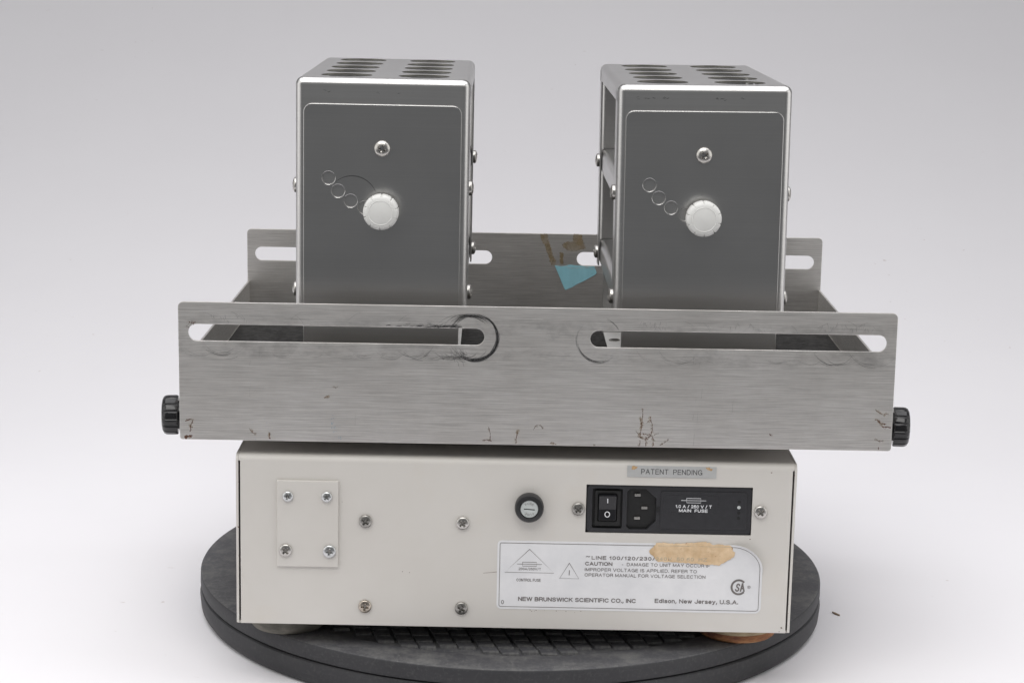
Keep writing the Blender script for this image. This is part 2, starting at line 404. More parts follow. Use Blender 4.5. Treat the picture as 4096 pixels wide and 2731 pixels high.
    d('n', .5, [(0, 0), (0, .73)], a(.25, .46, .25, .27, 180, 0) + [(.5, 0)])
    d('e', .56, [(.02, .38), (.55, .38)], a(.28, .365, .28, .365, 0, 315, 16))
    d('w', .82, [(0, .73), (.2, 0), (.41, .73), (.62, 0), (.82, .73)])
    d('r', .3, [(0, 0), (0, .73)], a(.3, .4, .3, .33, 180, 85, 8))
    d('y', .54, [(0, .73), (.28, 0)], [(.54, .73), (.22, -.2), (.02, -.24)])
    return G
GLYPH = _glyphs()
def text(name, body, x, z, height, mat, parent, width=None, y=-0.32, bold=0.0, align='LEFT', rot=0.0, spacing=1.0, sw=None):
    """printed line: x,z = baseline start in mm, cap height and total width in mm"""
    strokes = []; px = 0.0; gap = 0.30 * spacing
    for ch in body:
        if ch == ' ': px += 0.46; continue
        w_, st = GLYPH[ch]
        for q in st: strokes.append([(px + a, b) for a, b in q])
        px += w_ + gap
    tot = px - gap
    sw = sw or height * (0.14 + bold * 4)
    k = height - sw
    kx = k if width is None else (width - sw) / max(tot, .01)
    ox = -tot / 2 * kx if align == 'CENTER' else sw / 2
    cr, sr = math.cos(rot), math.sin(rot)
    bm = bmesh.new()
    for i, q in enumerate(strokes):
        pts = [(ox + a * kx, sw / 2 + b * k) for a, b in q]
        pts = [(x + a * cr - b * sr, z + a * sr + b * cr) for a, b in pts]
        # break at sharp corners so every leg keeps its width
        leg = [pts[0]]; n_ = 0
        for j in range(1, len(pts)):
            leg.append(pts[j])
            if j < len(pts) - 1:
                u = (pts[j][0] - pts[j - 1][0], pts[j][1] - pts[j - 1][1]); v = (pts[j + 1][0] - pts[j][0], pts[j + 1][1] - pts[j][1])
                c_ = (u[0] * v[0] + u[1] * v[1]) / (math.hypot(*u) * math.hypot(*v) + 1e-9)
                if c_ < 0.72: _leg(bm, leg, sw, y - .004 * (i % 3) - .0015 * (n_ % 3)); leg = [pts[j]]; n_ += 1
        _leg(bm, leg, sw, y - .004 * (i % 3) - .0015 * (n_ % 3))
    return bm_obj(name, bm, mat, parent)
def _leg(bm, pts, sw, y):
    e = sw * 0.42; p = list(pts)
    for a, b in ((0, 1), (-1, -2)):
        dx, dz = p[a][0] - p[b][0], p[a][1] - p[b][1]; L = math.hypot(dx, dz) or 1
        p[a] = (p[a][0] + dx / L * e, p[a][1] + dz / L * e)
    ribbon(bm, p, sw, y)
def ribbon(bm, pts, width, y, yf=None):
    """flat strip along (x,z) points in mm, width number or per-point list, lying at depth y"""
    n = len(pts); prev = None
    for i, (x, z) in enumerate(pts):
        a = pts[max(0, i - 1)]; b = pts[min(n - 1, i + 1)]
        dx, dz = b[0] - a[0], b[1] - a[1]; L = math.hypot(dx, dz) or 1
        wd = (width[i] if isinstance(width, list) else width) / 2
        nx, nz = -dz / L * wd, dx / L * wd
        yy = y + (yf(x, z) if yf else 0)
        A = bm.verts.new(((x + nx) * MM, yy * MM, (z + nz) * MM)); B = bm.verts.new(((x - nx) * MM, yy * MM, (z - nz) * MM))
        if prev: bm.faces.new((prev[0], prev[1], B, A))
        prev = (A, B)
def bm_obj(name, bm, mat, parent, smooth=0):
    me = bpy.data.meshes.new(name); bm.to_mesh(me); bm.free(); return obj(name, me, mat, parent, smooth=smooth)
def blot(bm, x, z, r, y, n=9, stretch=1.0):
    vs = []
    for k in range(n):
        t = 2 * math.pi * k / n; rr = r * rnd.uniform(0.45, 1.25)
        vs.append(bm.verts.new(((x + rr * stretch * math.cos(t)) * MM, y * MM, (z + rr * math.sin(t)) * MM)))
    bm.faces.new(vs)

def jag(poly, amp, step=0.9, smooth_idx=()):
    out = []
    for k, (a, b) in enumerate(zip(poly, poly[1:] + poly[:1])):
        n = max(1, int(math.hypot(b[0] - a[0], b[1] - a[1]) / step))
        for q in range(n):
            t = q / n; d_ = amp * (0.25 if k in smooth_idx else 1.0)
            out.append((a[0] + (b[0] - a[0]) * t + rnd.gauss(0, d_), a[1] + (b[1] - a[1]) * t + rnd.gauss(0, d_)))
    return out
# ================================================================== setting
FLOOR = -46.0
prof = [(-330, FLOOR), (-200, FLOOR), (0, FLOOR), (600, FLOOR)]
RC = 2100
for k in range(1, 33):
    t = R(90 * k / 32); prof.append((600 + RC * math.sin(t), FLOOR + RC * (1 - math.cos(t))))
prof += [(600 + RC, 2600)]
bm = bmesh.new(); ra = [bm.verts.new((-2.6, y * MM, z * MM)) for y, z in prof]; rb = [bm.verts.new((2.6, y * MM, z * MM)) for y, z in prof]
for k in range(len(prof) - 1): bm.faces.new((ra[k], rb[k], rb[k + 1], ra[k + 1]))
o = bm_obj('backdrop', bm, 'paper', None, smooth=40)
tag(o, 'seamless white paper sweep behind and beneath the turntable', 'backdrop', kind='structure')

# ================================================================== turntable
tt = tag(empty('turntable', (-0.0012, 0.1963, FLOOR * MM)), 'round black rubber turntable with tread pattern under the cream cabinet', 'turntable')
b0 = -FLOOR   # local z of world 0
obj('lower_disc', lathe([(0, 0), (230, 0), (233.5, 1.5), (236, 5), (236.8, 13), (236, 17.3), (234.8, 18.2), (0, 18.2)], 160), 'rubber', tt)
bm = bmesh.new()
up = lathe([(0, 17.5), (233.2, 18.0), (233.2, 18.9), (235.6, 19.6), (236.4, 22), (236.2, 29.6), (235.7, 30.5), (234.9, 31.0), (209.5, 31.0), (208.4, 30.6), (208.0, 29.5), (0, 29.5)], 160)
bm.free()
ud = obj('upper_disc', up, 'rubber', tt)
up.materials.append(M['rubber_dusty'])
for pg in up.polygons:
    if pg.normal.z > 0.75 and pg.center.z > 0.029: pg.material_index = 1
e1, e2 = (13.1, 0.7), (-3.1, 12.4)
def tread(sx=1.0):
    bm = bmesh.new(); lo = []; hi = []
    for a, b in ((-.42, -.42), (.42, -.42), (.42, .42), (-.42, .42)):
        x, y = e1[0] * a + e2[0] * b, e1[1] * a + e2[1] * b
        lo.append(bm.verts.new((x * 1.04 * MM, y * 1.04 * MM, 0))); hi.append(bm.verts.new((x * MM, y * MM, 0.0016)))
    bm.faces.new(hi)
    for k in range(4): bm.faces.new((lo[k], lo[(k + 1) % 4], hi[(k + 1) % 4], hi[k]))
    me = bpy.data.meshes.new('tread'); bm.to_mesh(me); bm.free(); me.materials.append(M['rubber_dusty']); return me
tme = tread(); cells = []
for i in range(-40, 41):
    for j in range(-40, 41):
        x = e1[0] * i + e2[0] * j + 1.5; y = e1[1] * i + e2[1] * j + rnd.uniform(-.5, .5) + (3.2 if i % 2 else 0)
        if math.hypot(x, y) < 202.5: cells.append((x, y))
cells.sort(key=lambda c: (0 if (c[1] < -150 or c[0] < -178) else 1, c[1]))
rest = bmesh.new()
for k, (x, y) in enumerate(cells):
    rz, tx, ty = rnd.uniform(-.05, .05), rnd.uniform(-.03, .03), rnd.uniform(-.03, .03)
    if k < 260:
        o = bpy.data.objects.new('tread_block', tme); col.objects.link(o); o.parent = tt
        o.location = (x * MM, y * MM, 29.45 * MM); o.rotation_euler = (tx, ty, rz); o.scale = (rnd.uniform(.93, 1.03), rnd.uniform(.9, 1.05), rnd.uniform(.85, 1.15))
    else:
        vs = [rest.verts.new(((x + v.co.x * 1000) * MM, (y + v.co.y * 1000) * MM, v.co.z + 29.45 * MM)) for v in tme.vertices]
        for p in tme.polygons: rest.faces.new([vs[q] for q in p.vertices])
tag(bm_obj('tread_blocks', rest, 'rubber', tt), kind='stuff')

# ================================================================== shaker cabinet (front face in plane y=0, bottom z=0)
cab = tag(empty('laboratory_shaker'), 'cream metal shaker cabinet with power inlet and warning label, standing on the turntable', 'lab shaker')
HW, HT, DEP = 186.0, 116.8, 335.0
obj('inner_chassis', boxm(-183.2, 183.2, 4.5, DEP - 5, 3, HT - 3.2), 'inside', cab)
# front sheet with the cut-out for the power module; folds over the top
obj('front_panel', fill([rrect(-183.3, 0.0, 183.3, HT - 4, 0), rrect(46.6, 67.6, 157.3, 100.9, 0)], 0, 1.6), 'paint', cab)
tp = [(0, HT - 4)]
for k in range(1, 9):
    t = R(90 * k / 8); tp.append((4 - 4 * math.cos(t), HT - 4 + 4 * math.sin(t)))
tp += [(DEP, HT), (DEP, HT - 2), (4, HT - 2)]
for k in range(7, -1, -1):
    t = R(90 * k / 8); tp.append((4 - 2.4 * math.cos(t), HT - 4 + 2.4 * math.sin(t)))
obj('top_cover', fill([tp], -184.4, 184.4, 'x'), 'paint', cab)
sp = [(0.2, 0.3)] + [(0.2 + 5 - 5 * math.cos(R(11.25 * k)), HT - 5.1 + 5 * math.sin(R(11.25 * k))) for k in range(9)] + [(DEP, HT - 0.1), (DEP, 0.3)]
for s in (-1, 1):
    obj('side_panel', fill([sp], s * 186.2, s * 184.6, 'x'), 'paint', cab)
obj('bottom_plate', boxm(-185.9, 185.9, 1.7, DEP, -0.4, 1.2), 'paint', cab)
obj('rear_panel', boxm(-184.4, 184.4, DEP - 4, DEP - 2, 1.4, HT - 2.2), 'paint', cab)
# platform drive under the tray
obj('drive_hub', lathe([(42, HT), (42, 130), (30, 131), (30, 136.5)], 40, off=(13, 165, 0)), 'screw_dull', cab)
obj('platform_plate', boxm(-200, 226, 20, 311, 136.6, 151.5, 1.5), 'screw_dull', cab)
# feet
for x, y, mm_, rim in ((-156, 44, 'foot', None), (155.6, 44.5, 'foot_tan', 'foot_rust'), (-156, 292, 'foot', None), (156, 292, 'foot', None)):
    if rim is None:
        f_ = obj('foot', lathe([(22, -0.4), (27, -2.5), (27.2, -5), (26.6, -9), (26.2, -12.5), (24.5, -14.6), (18, -14.9)], 56, off=(x, y, 0)), mm_, cab)
    else:
        f_ = obj('foot', lathe([(22, -0.4), (27, -2.0), (27.6, -5), (27.2, -9.0)], 56, off=(x, y, 0)), mm_, cab)
        tag(f_, 'tan perished foot with a rusty rim')
        obj('rim', lathe([(27.0, -8.8), (27.5, -10), (27.0, -13.2), (25.5, -14.6), (18, -14.9)], 56, off=(x, y, 0)), rim, f_)
# blank cover plate with four screws
cp = obj('cover_plate', boxm(-158.8, -118.0, -1.7, -0.05, 40.7, 100.0, 0.35), 'paint', cab)
sc45, sc58 = screw_mesh(3.55, 2.3), screw_mesh(4.35, 2.5)
for me in (sc45, sc58): me.materials.append(M['screw'])
for x, z, mt, me, rt in ((-151.5, 89.3, 'screw_zinc', sc45, .3), (-125.7, 89.4, 'screw_zinc', sc45, .7), (-153, 52, 'screw', sc58, .8), (-123.8, 51.8, 'screw_zinc', sc58, .08)):
    place('screw', me, cp, x, -1.6, z, (0, rt, 0), mt)
for x, z, mt, rt in ((-100, 72.7, 'screw_dull', .6), (-35.2, 72.7, 'screw', .9), (-100, 13.4, 'screw_brown', .12), (-35.2, 13.4, 'screw_dull', .5), (41.5, 84.1, 'screw_dull', .75), (162.9, 84.3, 'screw', .9)):
    place('screw', sc58, cab, x, -0.05, z, (0, rt, 0), mt)
# fuse holder
fh = obj('fuse_holder', lathe([(9.6, 0.1), (9.7, 3.5), (9.5, 5.6), (8.9, 6.5), (7.4, 6.9), (6.35, 6.9), (6.25, 4.2), (0, 4.2)], 56, '-y', off=(8.9, 0, 85.0)), 'fuse_ring', cab)
fc = obj('fuse_cap', fill([circle(8.9, 84.9, 5.9, 48), [(5.3, 85.25), (12.5, 84.75), (12.45, 84.0), (5.25, 84.5)]], -4.4, -6.2, bevel=0.12), 'fuse_cap', fh)
obj('screwdriver_slot', boxm(5.0, 12.8, -4.9, -4.3, 83.7, 85.6), 'fuse_ring', fh)
for s, base in ((1, 90), (-1, 270)):
    for k, ch in enumerate('FUSE'):
        a = R(base + (1 if s == 1 else 1) * (36 - 24 * k)); rr = 3.1
        text('lettering', ch, 8.9 + rr * math.cos(a), 84.9 + rr * math.sin(a), 1.6, 'grey_print', fh, y=-6.24, rot=a - math.pi / 2, align='CENTER')
# power entry module
pm = obj('power_entry_module', fill([rrect(47.2, 68.0, 156.9, 100.4, 2.2), rrect(50.9, 70.7, 70.9, 98.1, 1.2),
        [(73.9, 72.2), (75.8, 70.2), (87.4, 70.2), (93.4, 76.2), (93.4, 91.8), (86.6, 98.2), (75.8, 98.2), (73.9, 96.2)]], 0.9, 5.0, bevel=0.25), 'module', cab)
obj('back_plate', boxm(46.7, 157.2, 4.0, 4.45, 67.7, 100.8), 'module', pm)
obj('switch_well', boxm(50.0, 71.8, 3.2, 3.95, 70.0, 98.9), 'black_well', pm)
obj('switch_frame', fill([rrect(52.6, 72.6, 69.4, 96.6, 0.8), rrect(54.6, 75.6, 67.3, 94.6, 0.8)], 0.4, 3.4, bevel=0.2), 'black_well', pm)
rk = [(0.3, 94.2), (-2.6, 93.7), (-1.0, 85.2), (-0.4, 84.0), (-0.9, 79.0), (-1.4, 77.2), (-0.2, 76.0), (3, 75.9), (3, 94.3)]
rocker = obj('rocker', fill([rk], 55.1, 66.7, 'x', bevel=0.35), 'rocker', pm)
bm = bmesh.new(); ribbon(bm, [(60.9, 88.9), (60.8, 92.2)], 0.62, -2.0, lambda x, z: -0.15 - (z - 88.9) * 0.18); bm_obj('lettering', bm, 'white_print', rocker)
bm = bmesh.new(); ribbon(bm, [(60.9 + 1.55 * math.cos(R(a)), 80.9 + 1.75 * math.sin(R(a))) for a in range(0, 361, 12)], 0.55, -1.0, lambda x, z: -0.2 + (z - 81) * 0.1); bm_obj('lettering', bm, 'white_print', rocker)
inl = obj('inlet_socket', boxm(73.0, 94.4, 3.3, 3.9, 69.4, 99.0), 'black_well', pm)
for x, z in ((80.9, 93.7), (85.7, 85.0), (81.0, 77.8)):
    obj('contact_pin', boxm(x - 1.9, x + 1.9, 1.8, 3.4, z - 0.85, z + 0.85, 0.15), 'screw', inl)
dr = obj('fuse_drawer', fill([rrect(96.3, 71.4, 153.8, 97.1, 1.8)], 0.25, 0.95, bevel=0.22), 'module', pm)
obj('drawer_window', fill([rrect(98.5, 83.0, 134.8, 94.4, 0.8)], 0.08, 0.3, bevel=0.08), 'module', dr)
obj('drawer_notch', boxm(93.6, 95.6, 0.6, 1.0, 82.6, 86.0), 'black_well', pm)
for z, mt in ((90.8, 'black_well'), (87.0, 'fuse_cap'), (83.3, 'black_well'), (79.6, 'black_well')):
    obj('selector_hole', lathe([(1.15, 0), (1.15, 0.16), (0, 0.16)], 20, '-y', off=(148.5, 0.28, z)), mt, dr)
YP = 0.0
bm = bmesh.new()
ribbon(bm, [(113.5, 92.7), (122.9, 92.7), (122.9, 89.7), (113.5, 89.7), (113.5, 92.85)], 0.32, YP); ribbon(bm, [(109.8, 91.2), (126.5, 91.2)], 0.3, YP)
bm_obj('fuse_symbol', bm, 'white_print', dr)
text('lettering', '1.0 A / 250 V / T', 106.2, 86.0, 2.15, 'white_print', dr, 24.2, YP, 0.012)
text('lettering', 'MAIN  FUSE', 108.6, 83.15, 2.15, 'white_print', dr, 19.1, YP, 0.012)
# silver tag
tg = obj('name_tag', fill([rrect(73.3, 106.8, 132.5, 114.6, 0.3)], -0.45, -0.02, bevel=0.08), 'tag', cab)
text('lettering', 'PATENT  PENDING', 82.5, 108.85, 3.55, 'dark_print', tg, 40.6, -0.5, -0.004, spacing=1.15)
bm = bmesh.new()
for x, z, r in ((77.6, 113.1, 1.3), (78.9, 113.4, 1.0), (76.9, 112.6, .7), (127.2, 113.3, 1.1), (128.8, 112.7, .8), (126.0, 113.7, .6)): blot(bm, x, z, r, -0.52 - r * .01, 9, 1.4)
tag(bm_obj('glue_stain', bm, 'ochre', tg), kind='stuff')
# rating label with lifted corner
X0, X1, Z0, Z1 = -11.7, 166.0, 13.5, 61.3
def lift(x, z):
    s = ((x - 146.0) * 0.66 + (z - 47.0) * 0.75) - 6.0
    return -0.045 * s * s * (1 if s > 0 else 0)
def clampcorner(x, z, rad):
    for cx_, cz_, sx, sz, r in ((X1 - rad, Z1 - rad, 1, 1, rad), (X0 + 3, Z1 - 3, -1, 1, 3), (X0 + 3, Z0 + 3, -1, -1, 3), (X1 - 4, Z0 + 4, 1, -1, 4)):
        dx, dz = (x - cx_) * sx, (z - cz_) * sz
        if dx > 0 and dz > 0:
            L = math.hypot(dx, dz)
            if L > 0:      # square corner mapped onto the round one
                mx = max(dx, dz); k = mx / L
                return cx_ + sx * dx * k, cz_ + sz * dz * k
    return x, z
bm = bmesh.new(); nx, nz = 112, 40; Gd = []
for j in range(nz + 1):
    row = []
    for i in range(nx + 1):
        x, z = clampcorner(X0 + (X1 - X0) * i / nx, Z0 + (Z1 - Z0) * j / nz, 18.0)
        row.append(bm.verts.new((x * MM, (-0.2 + lift(x, z)) * MM, z * MM)))
    Gd.append(row)
for j in range(nz):
    for i in range(nx): bm.faces.new((Gd[j][i], Gd[j][i + 1], Gd[j + 1][i + 1], Gd[j + 1][i]))
ext = bmesh.ops.extrude_face_region(bm, geom=bm.faces[:])
for v in [e for e in ext['geom'] if isinstance(e, bmesh.types.BMVert)]: v.co.y += 0.00014
bmesh.ops.recalc_face_normals(bm, faces=bm.faces)
lb = bm_obj('warning_label', bm, 'label', cab, smooth=40)
bm = bmesh.new(); inset = 1.7
bp = []
for cx_, cz_, a0, r in ((X1 - 18, Z1 - 18, 0, 18 - inset), (X0 + 3, Z1 - 3, 90, 1.2), (X0 + 3, Z0 + 3, 180, 1.2), (X1 - 4, Z0 + 4, 270, 2.0)):
    c2x = cx_ if r > 5 else (X0 + inset + r if cx_ < 0 else X1 - inset - r); c2z = cz_ if r > 5 else (Z1 - inset - r if a0 == 90 else Z0 + inset + r)
    for k in range(11): bp.append((c2x + r * math.cos(R(a0 + 9 * k)), c2z + r * math.sin(R(a0 + 9 * k))))
bp.append(bp[0]); dense = []
for a, b in zip(bp, bp[1:]):
    n = max(1, int(math.hypot(b[0] - a[0], b[1] - a[1]) / 2))
    dense += [(a[0] + (b[0] - a[0]) * k / n, a[1] + (b[1] - a[1]) * k / n) for k in range(n)]
dense.append(bp[0])
ribbon(bm, dense, 0.36, -0.34, lift); bm_obj('border_line', bm, 'grey_print', lb)
bm = bmesh.new(); YL = -0.34
ribbon(bm, [(9.8, 55.5), (26.4, 39.2), (-6.5, 39.2), (9.95, 55.6)], 0.36, YL)
ribbon(bm, [(5.3, 46.5), (14.7, 46.5), (14.7, 43.7), (5.3, 43.7), (5.3, 46.65)], 0.32, YL - .01); ribbon(bm, [(1.7, 45.1), (18.3, 45.1)], 0.3, YL - .02)
bm_obj('fuse_symbol', bm, 'grey_print', lb)
bm = bmesh.new(); ribbon(bm, [(36.6, 46.4), (43.2, 35.6), (30.3, 35.6), (36.7, 46.5)], 0.34, YL); bm_obj('warning_symbol', bm, 'grey_print', lb)
G_ = 'grey_print'
text('lettering', '!', 36.7, 37.9, 3.6, G_, lb, None, YL, 0.0, 'CENTER')
text('lettering', '.200A/250V/T', 2.3, 40.9, 1.7, G_, lb, 15.4, YL, 0.0)
text('lettering', 'CONTROL FUSE', 1.4, 33.0, 2.0, G_, lb, 16.3, YL, 0.0)
text('lettering', '~', 47.5, 49.7, 3.0, G_, lb, 2.8, YL, 0.004)
text('lettering', 'LINE 100/120/230/2', 51.4, 49.2, 2.55, G_, lb, 45.2, YL, 0.014, spacing=1.25)
text('lettering', 'CAUTION', 47.1, 45.0, 2.6, G_, lb, 18.3, YL, 0.016)
text('lettering', '-  DAMAGE TO UNIT MAY OCCUR IF', 71.7, 45.1, 2.3, G_, lb, 59.0, YL, 0.0, spacing=1.1)
text('lettering', 'IMPROPER VOLTAGE IS APPLIED. REFER TO', 47.0, 41.0, 2.3, G_, lb, 75.1, YL, 0.0, spacing=1.1)
text('lettering', 'OPERATOR MANUAL FOR VOLTAGE SELECTION', 47.0, 37.3, 2.3, G_, lb, 81.0, YL, 0.0, spacing=1.1)
text('lettering', 'NEW BRUNSWICK SCIENTIFIC CO., INC', 2.8, 19.3, 2.95, G_, lb, 79.2, YL, 0.014)
text('lettering', 'Edison, New Jersey, U.S.A.', 94.6, 19.7, 2.95, G_, lb, 56.2, YL, 0.012)
text('lettering', '0', -7.6, 16.9, 2.8, G_, lb, 1.9, YL, 0.0, 'CENTER')
bm = bmesh.new(); ribbon(bm, [(150.6 + 4.75 * math.cos(R(a)), 31.8 + 4.9 * math.sin(R(a))) for a in range(42, 319, 6)], 1.35, YL); bm_obj('certification_mark', bm, G_, lb)
text('lettering', 'S', 149.2, 28.7, 5.9, G_, lb, 2.9, YL - .02, 0, 'CENTER', rot=R(-14), sw=.95)
text('lettering', 'A', 153.1, 28.7, 6.1, G_, lb, 3.3, YL - .03, 0, 'CENTER', sw=.95)
bm = bmesh.new(); ribbon(bm, [(157.5 + .95 * math.cos(R(a)), 32.0 + .95 * math.sin(R(a))) for a in range(0, 361, 15)], 0.2, YL); bm_obj('registered_mark', bm, G_, lb)
text('lettering', 'R', 157.5, 31.45, 1.1, G_, lb, None, YL, 0.0, 'CENTER')
tp_ = [(89.4, 55.6), (91.2, 58.2), (92.6, 59.0), (94.2, 61.5), (99, 62.0), (103.5, 61.3), (108.9, 61.6), (114, 61.9), (118, 62.1), (122, 62.6), (126, 62.9), (129.5, 62.4), (132.7, 60.9), (138, 61.4), (142, 60.9), (145.3, 60.8), (145.5, 58.8), (145.7, 57.2), (147.6, 55.9), (146.6, 54.1), (144.5, 51.2), (142.3, 49.9), (140.5, 49.2), (138, 47.4), (136.5, 46.8), (132, 47.3), (128, 46.9), (121, 47.9), (112.7, 48.2), (104, 48.5), (96.3, 48.5), (94.4, 49.6), (94.0, 51.0), (91.4, 53.2)]
mk = obj('masking_tape', fill([jag(tp_, .2)], -0.62, -0.40), 'masking', cab, smooth=20)
tag(mk, 'torn tan masking tape scrap covering part of the label text')
bm = bmesh.new(); ribbon(bm, [(95.5 + k * 2.45, 59.75 + rnd.gauss(0, .03)) for k in range(21)], [.32 * rnd.choice((.2, .6, 1, 1)) for k in range(21)], -0.65); bm_obj('border_line', bm, 'faint_print', mk)
text('lettering', '240V  50 60  HZ', 94.2, 49.4, 2.5, 'faint_print', mk, 34.4, -0.66, 0.008, spacing=1.2)
# rust traces along cabinet edges
bm = bmesh.new()
for k in range(46):
    e = rnd.random()
    if e < .35: x, z = rnd.choice((-184.2, 184.2)) + rnd.uniform(-.6, .6), rnd.uniform(2, 110)
    elif e < .5: x, z = rnd.uniform(178, 185), rnd.uniform(.5, 4)
    elif e < .8: x, z = rnd.uniform(5, 60), 12.9 + rnd.uniform(-1.0, 0.2)
    else: x, z = rnd.uniform(-180, 180), rnd.uniform(3, 112)
    blot(bm, x, z, rnd.uniform(.15, .42), -0.06, 7, rnd.uniform(.7, 1.8))
for x, z in ((-21, 38.2), (-14.5, 39.0)):
    ribbon(bm, [(x, z), (x + 5, z + .5), (x + 9, z + 1.0)], 0.22, -0.07)
tag(bm_obj('rust_specks', bm, 'rust', cab), kind='stuff')

# ================================================================== tray
TH, TD, ZB, ZT, ZS, ZF = 234.6, 168.5, 7.7, 100.0, 57.0, 33.4
tray = tag(empty('platform_tray', (0.01309724, 0.1655188, 0.12), (0, -0.00458, -0.006778)), 'brushed steel tray with slotted end plates clamped on top of the cream cabinet', 'tray')
def endplate(ya, yb):
    me = fill([rrect(-TH, ZB, TH, ZT, 0, 5, (2, 2, 3.5, 3.5)), slot(-228.2, -34.6, 79.8, 5.5), slot(34.6, 228.2, 79.8, 5.5)], ya, yb, bevel=0.28)
    return me
fp = obj('front_plate', endplate(-TD, -TD + 1.6), 'brushed_front', tray)
rp = obj('rear_plate', endplate(TD - 1.6, TD), 'brushed', tray)
for s in (-1, 1):
    obj('side_wall', fill([rrect(-TD + 1.7, ZB, TD - 1.7, ZS, 0)], s * (TH - 1.8), s * (TH - 0.2), 'x', bevel=0.15), 'brushed', tray)
obj('floor_plate', boxm(-TH + 1.9, TH - 1.9, -TD + 1.7, TD - 1.7, 31.6, 32.8), 'brushed', tray)
obj('floor_mat', boxm(-TH + 3.5, TH - 3.5, -TD + 3, TD - 3, 32.8, 34.2), 'mat', tray)
# clamp knobs
def knob_mesh(r, depth, lobes, notch, n=200, thr=0.55):
    """cup-shaped knob with rounded shoulder and grooved rim, axis along +z from 0 to depth (mm)"""
    prof = [(0.86, 0.0, 0), (0.97, 0.02, .5), (1.0, 0.10, 1), (1.0, 0.62, 1), (0.985, 0.74, 1), (0.93, 0.87, .8), (0.82, 0.955, .3), (0.66, 1.0, 0), (0.3, 1.0, 0)]
    bm = bmesh.new(); rings = []
    for pr, ph, gr in prof:
        ring = []
        for k in range(n):
            t = 2 * math.pi * k / n; c = math.cos(t * lobes)
            gg = notch * gr * max(0.0, (c - thr) / (1 - thr)) ** 0.5
            rr = r * (pr - gg); ring.append(bm.verts.new((rr * math.cos(t) * MM, rr * math.sin(t) * MM, depth * ph * MM)))
        rings.append(ring)
    for A, B in zip(rings, rings[1:]):
        for k in range(n): bm.faces.new((A[k], A[(k + 1) % n], B[(k + 1) % n], B[k]))
    bm.faces.new(rings[-1]); bm.faces.new(list(reversed(rings[0])))
    me = bpy.data.meshes.new('knob'); bm.to_mesh(me); bm.free(); shade(me, 40); return me
kme = knob_mesh(13.2, 11.0, 16, 0.05); kme.materials.append(M['black_plastic'])
for s in (-1, 1):
    k = place('clamp_knob', kme, tray, s * (TH + 3.6), -150, 20.0, (0.1, s * math.pi / 2, 0))
    obj('collar', lathe([(9.5, 0.1), (9.5, 3.5), (11.0, 3.6), (11.0, 4.4)], 40, 'x' if s > 0 else '-x', off=(0, 0, 0)), 'black_plastic', tray, loc=(s * TH * MM, -0.150, 0.020))
# blue tape and brown residue on the inside of the rear plate
yb_ = TD - 1.6
bt = obj('blue_tape', fill([[(16.7, 73.8), (22, 73.2), (26, 73.7), (29, 74.9), (33, 74.2), (38, 74.0), (43, 73.2), (48.9, 73.7), (50.0, 71.2), (51.1, 68.6), (50.2, 67.0), (46, 64.5), (40, 61.0), (36, 59.2), (31, 56.0), (25.6, 53.8), (22.5, 60.5), (19.6, 67.5)]], yb_ - 0.35, yb_ - 0.04), 'blue_tape', tray, smooth=20)
tag(bt, 'torn scrap of pale blue tape')
bm = bmesh.new()
for k in range(7):
    x0 = 27 + k * 3.1 + rnd.uniform(-1, 1); z0 = 73.6 - rnd.uniform(0, 1.5)
    ribbon(bm, [(x0, z0), (x0 + 1.5, z0 - .5 - rnd.random()), (x0 + 4, z0 - rnd.uniform(-.2, 2.0))], [0.1, 0.4, 0.1], yb_ - 0.42)
bm_obj('tape_crease', bm, 'tag', bt)
for poly in ([(4.6, 100), (10.4, 100), (11.0, 95), (13, 89), (14.6, 84), (17.5, 77), (17.8, 74.2), (13.6, 74.0), (12.2, 80), (9.8, 86), (8.0, 91), (4.9, 95)],
             [(31.6, 100), (37.8, 100), (39.0, 95), (41.8, 88.5), (38, 87.5), (34, 86), (28, 86.0), (24.5, 88), (22, 91), (27, 93.5), (31, 94)],
             [(20, 85), (24, 84), (23, 79), (24.2, 75.4), (20.5, 75.2), (21, 80)]):
    obj('adhesive_residue', fill([jag(poly, .32, .8)], yb_ - 0.12, yb_ - 0.03), 'residue', tray, smooth=0)
# scuff arcs left by clamps around the front slots
bm = bmesh.new(); yfp = -TD - 0.03; Zc = 79.7; lay = [0]
def arc(xc, zc, r, a0, a1, wd, wob=0.25):
    n = max(5, int(abs(a1 - a0) / 5)); ph = rnd.uniform(0, 6); lay[0] += 1
    pts = [(xc + (r + wob * math.sin(ph + k * .5)) * math.cos(R(a0 + (a1 - a0) * k / n)), zc + (r + wob * math.sin(ph + k * .5)) * math.sin(R(a0 + (a1 - a0) * k / n))) for k in range(n + 1)]
    ok = [p for p in pts if not (abs(p[1] - Zc) < 5.75 and 34.4 < abs(p[0]) < 228.4) and abs(p[0]) < TH - .6]
    if len(ok) < 3: return
    # break where the slot cuts the stroke
    seg = [ok[0]]
    for p in ok[1:]:
        if math.hypot(p[0] - seg[-1][0], p[1] - seg[-1][1]) > 4.5:
            if len(seg) > 2: draw(seg, wd)
            seg = [p]
        else: seg.append(p)
    if len(seg) > 2: draw(seg, wd)
def draw(pts, wd):
    n = len(pts); ribbon(bm, pts, [wd * (0.35 + 0.65 * math.sin(math.pi * (k + .3) / (n + .6))) for k in range(n)], yfp - 0.0006 * (lay[0] % 200))
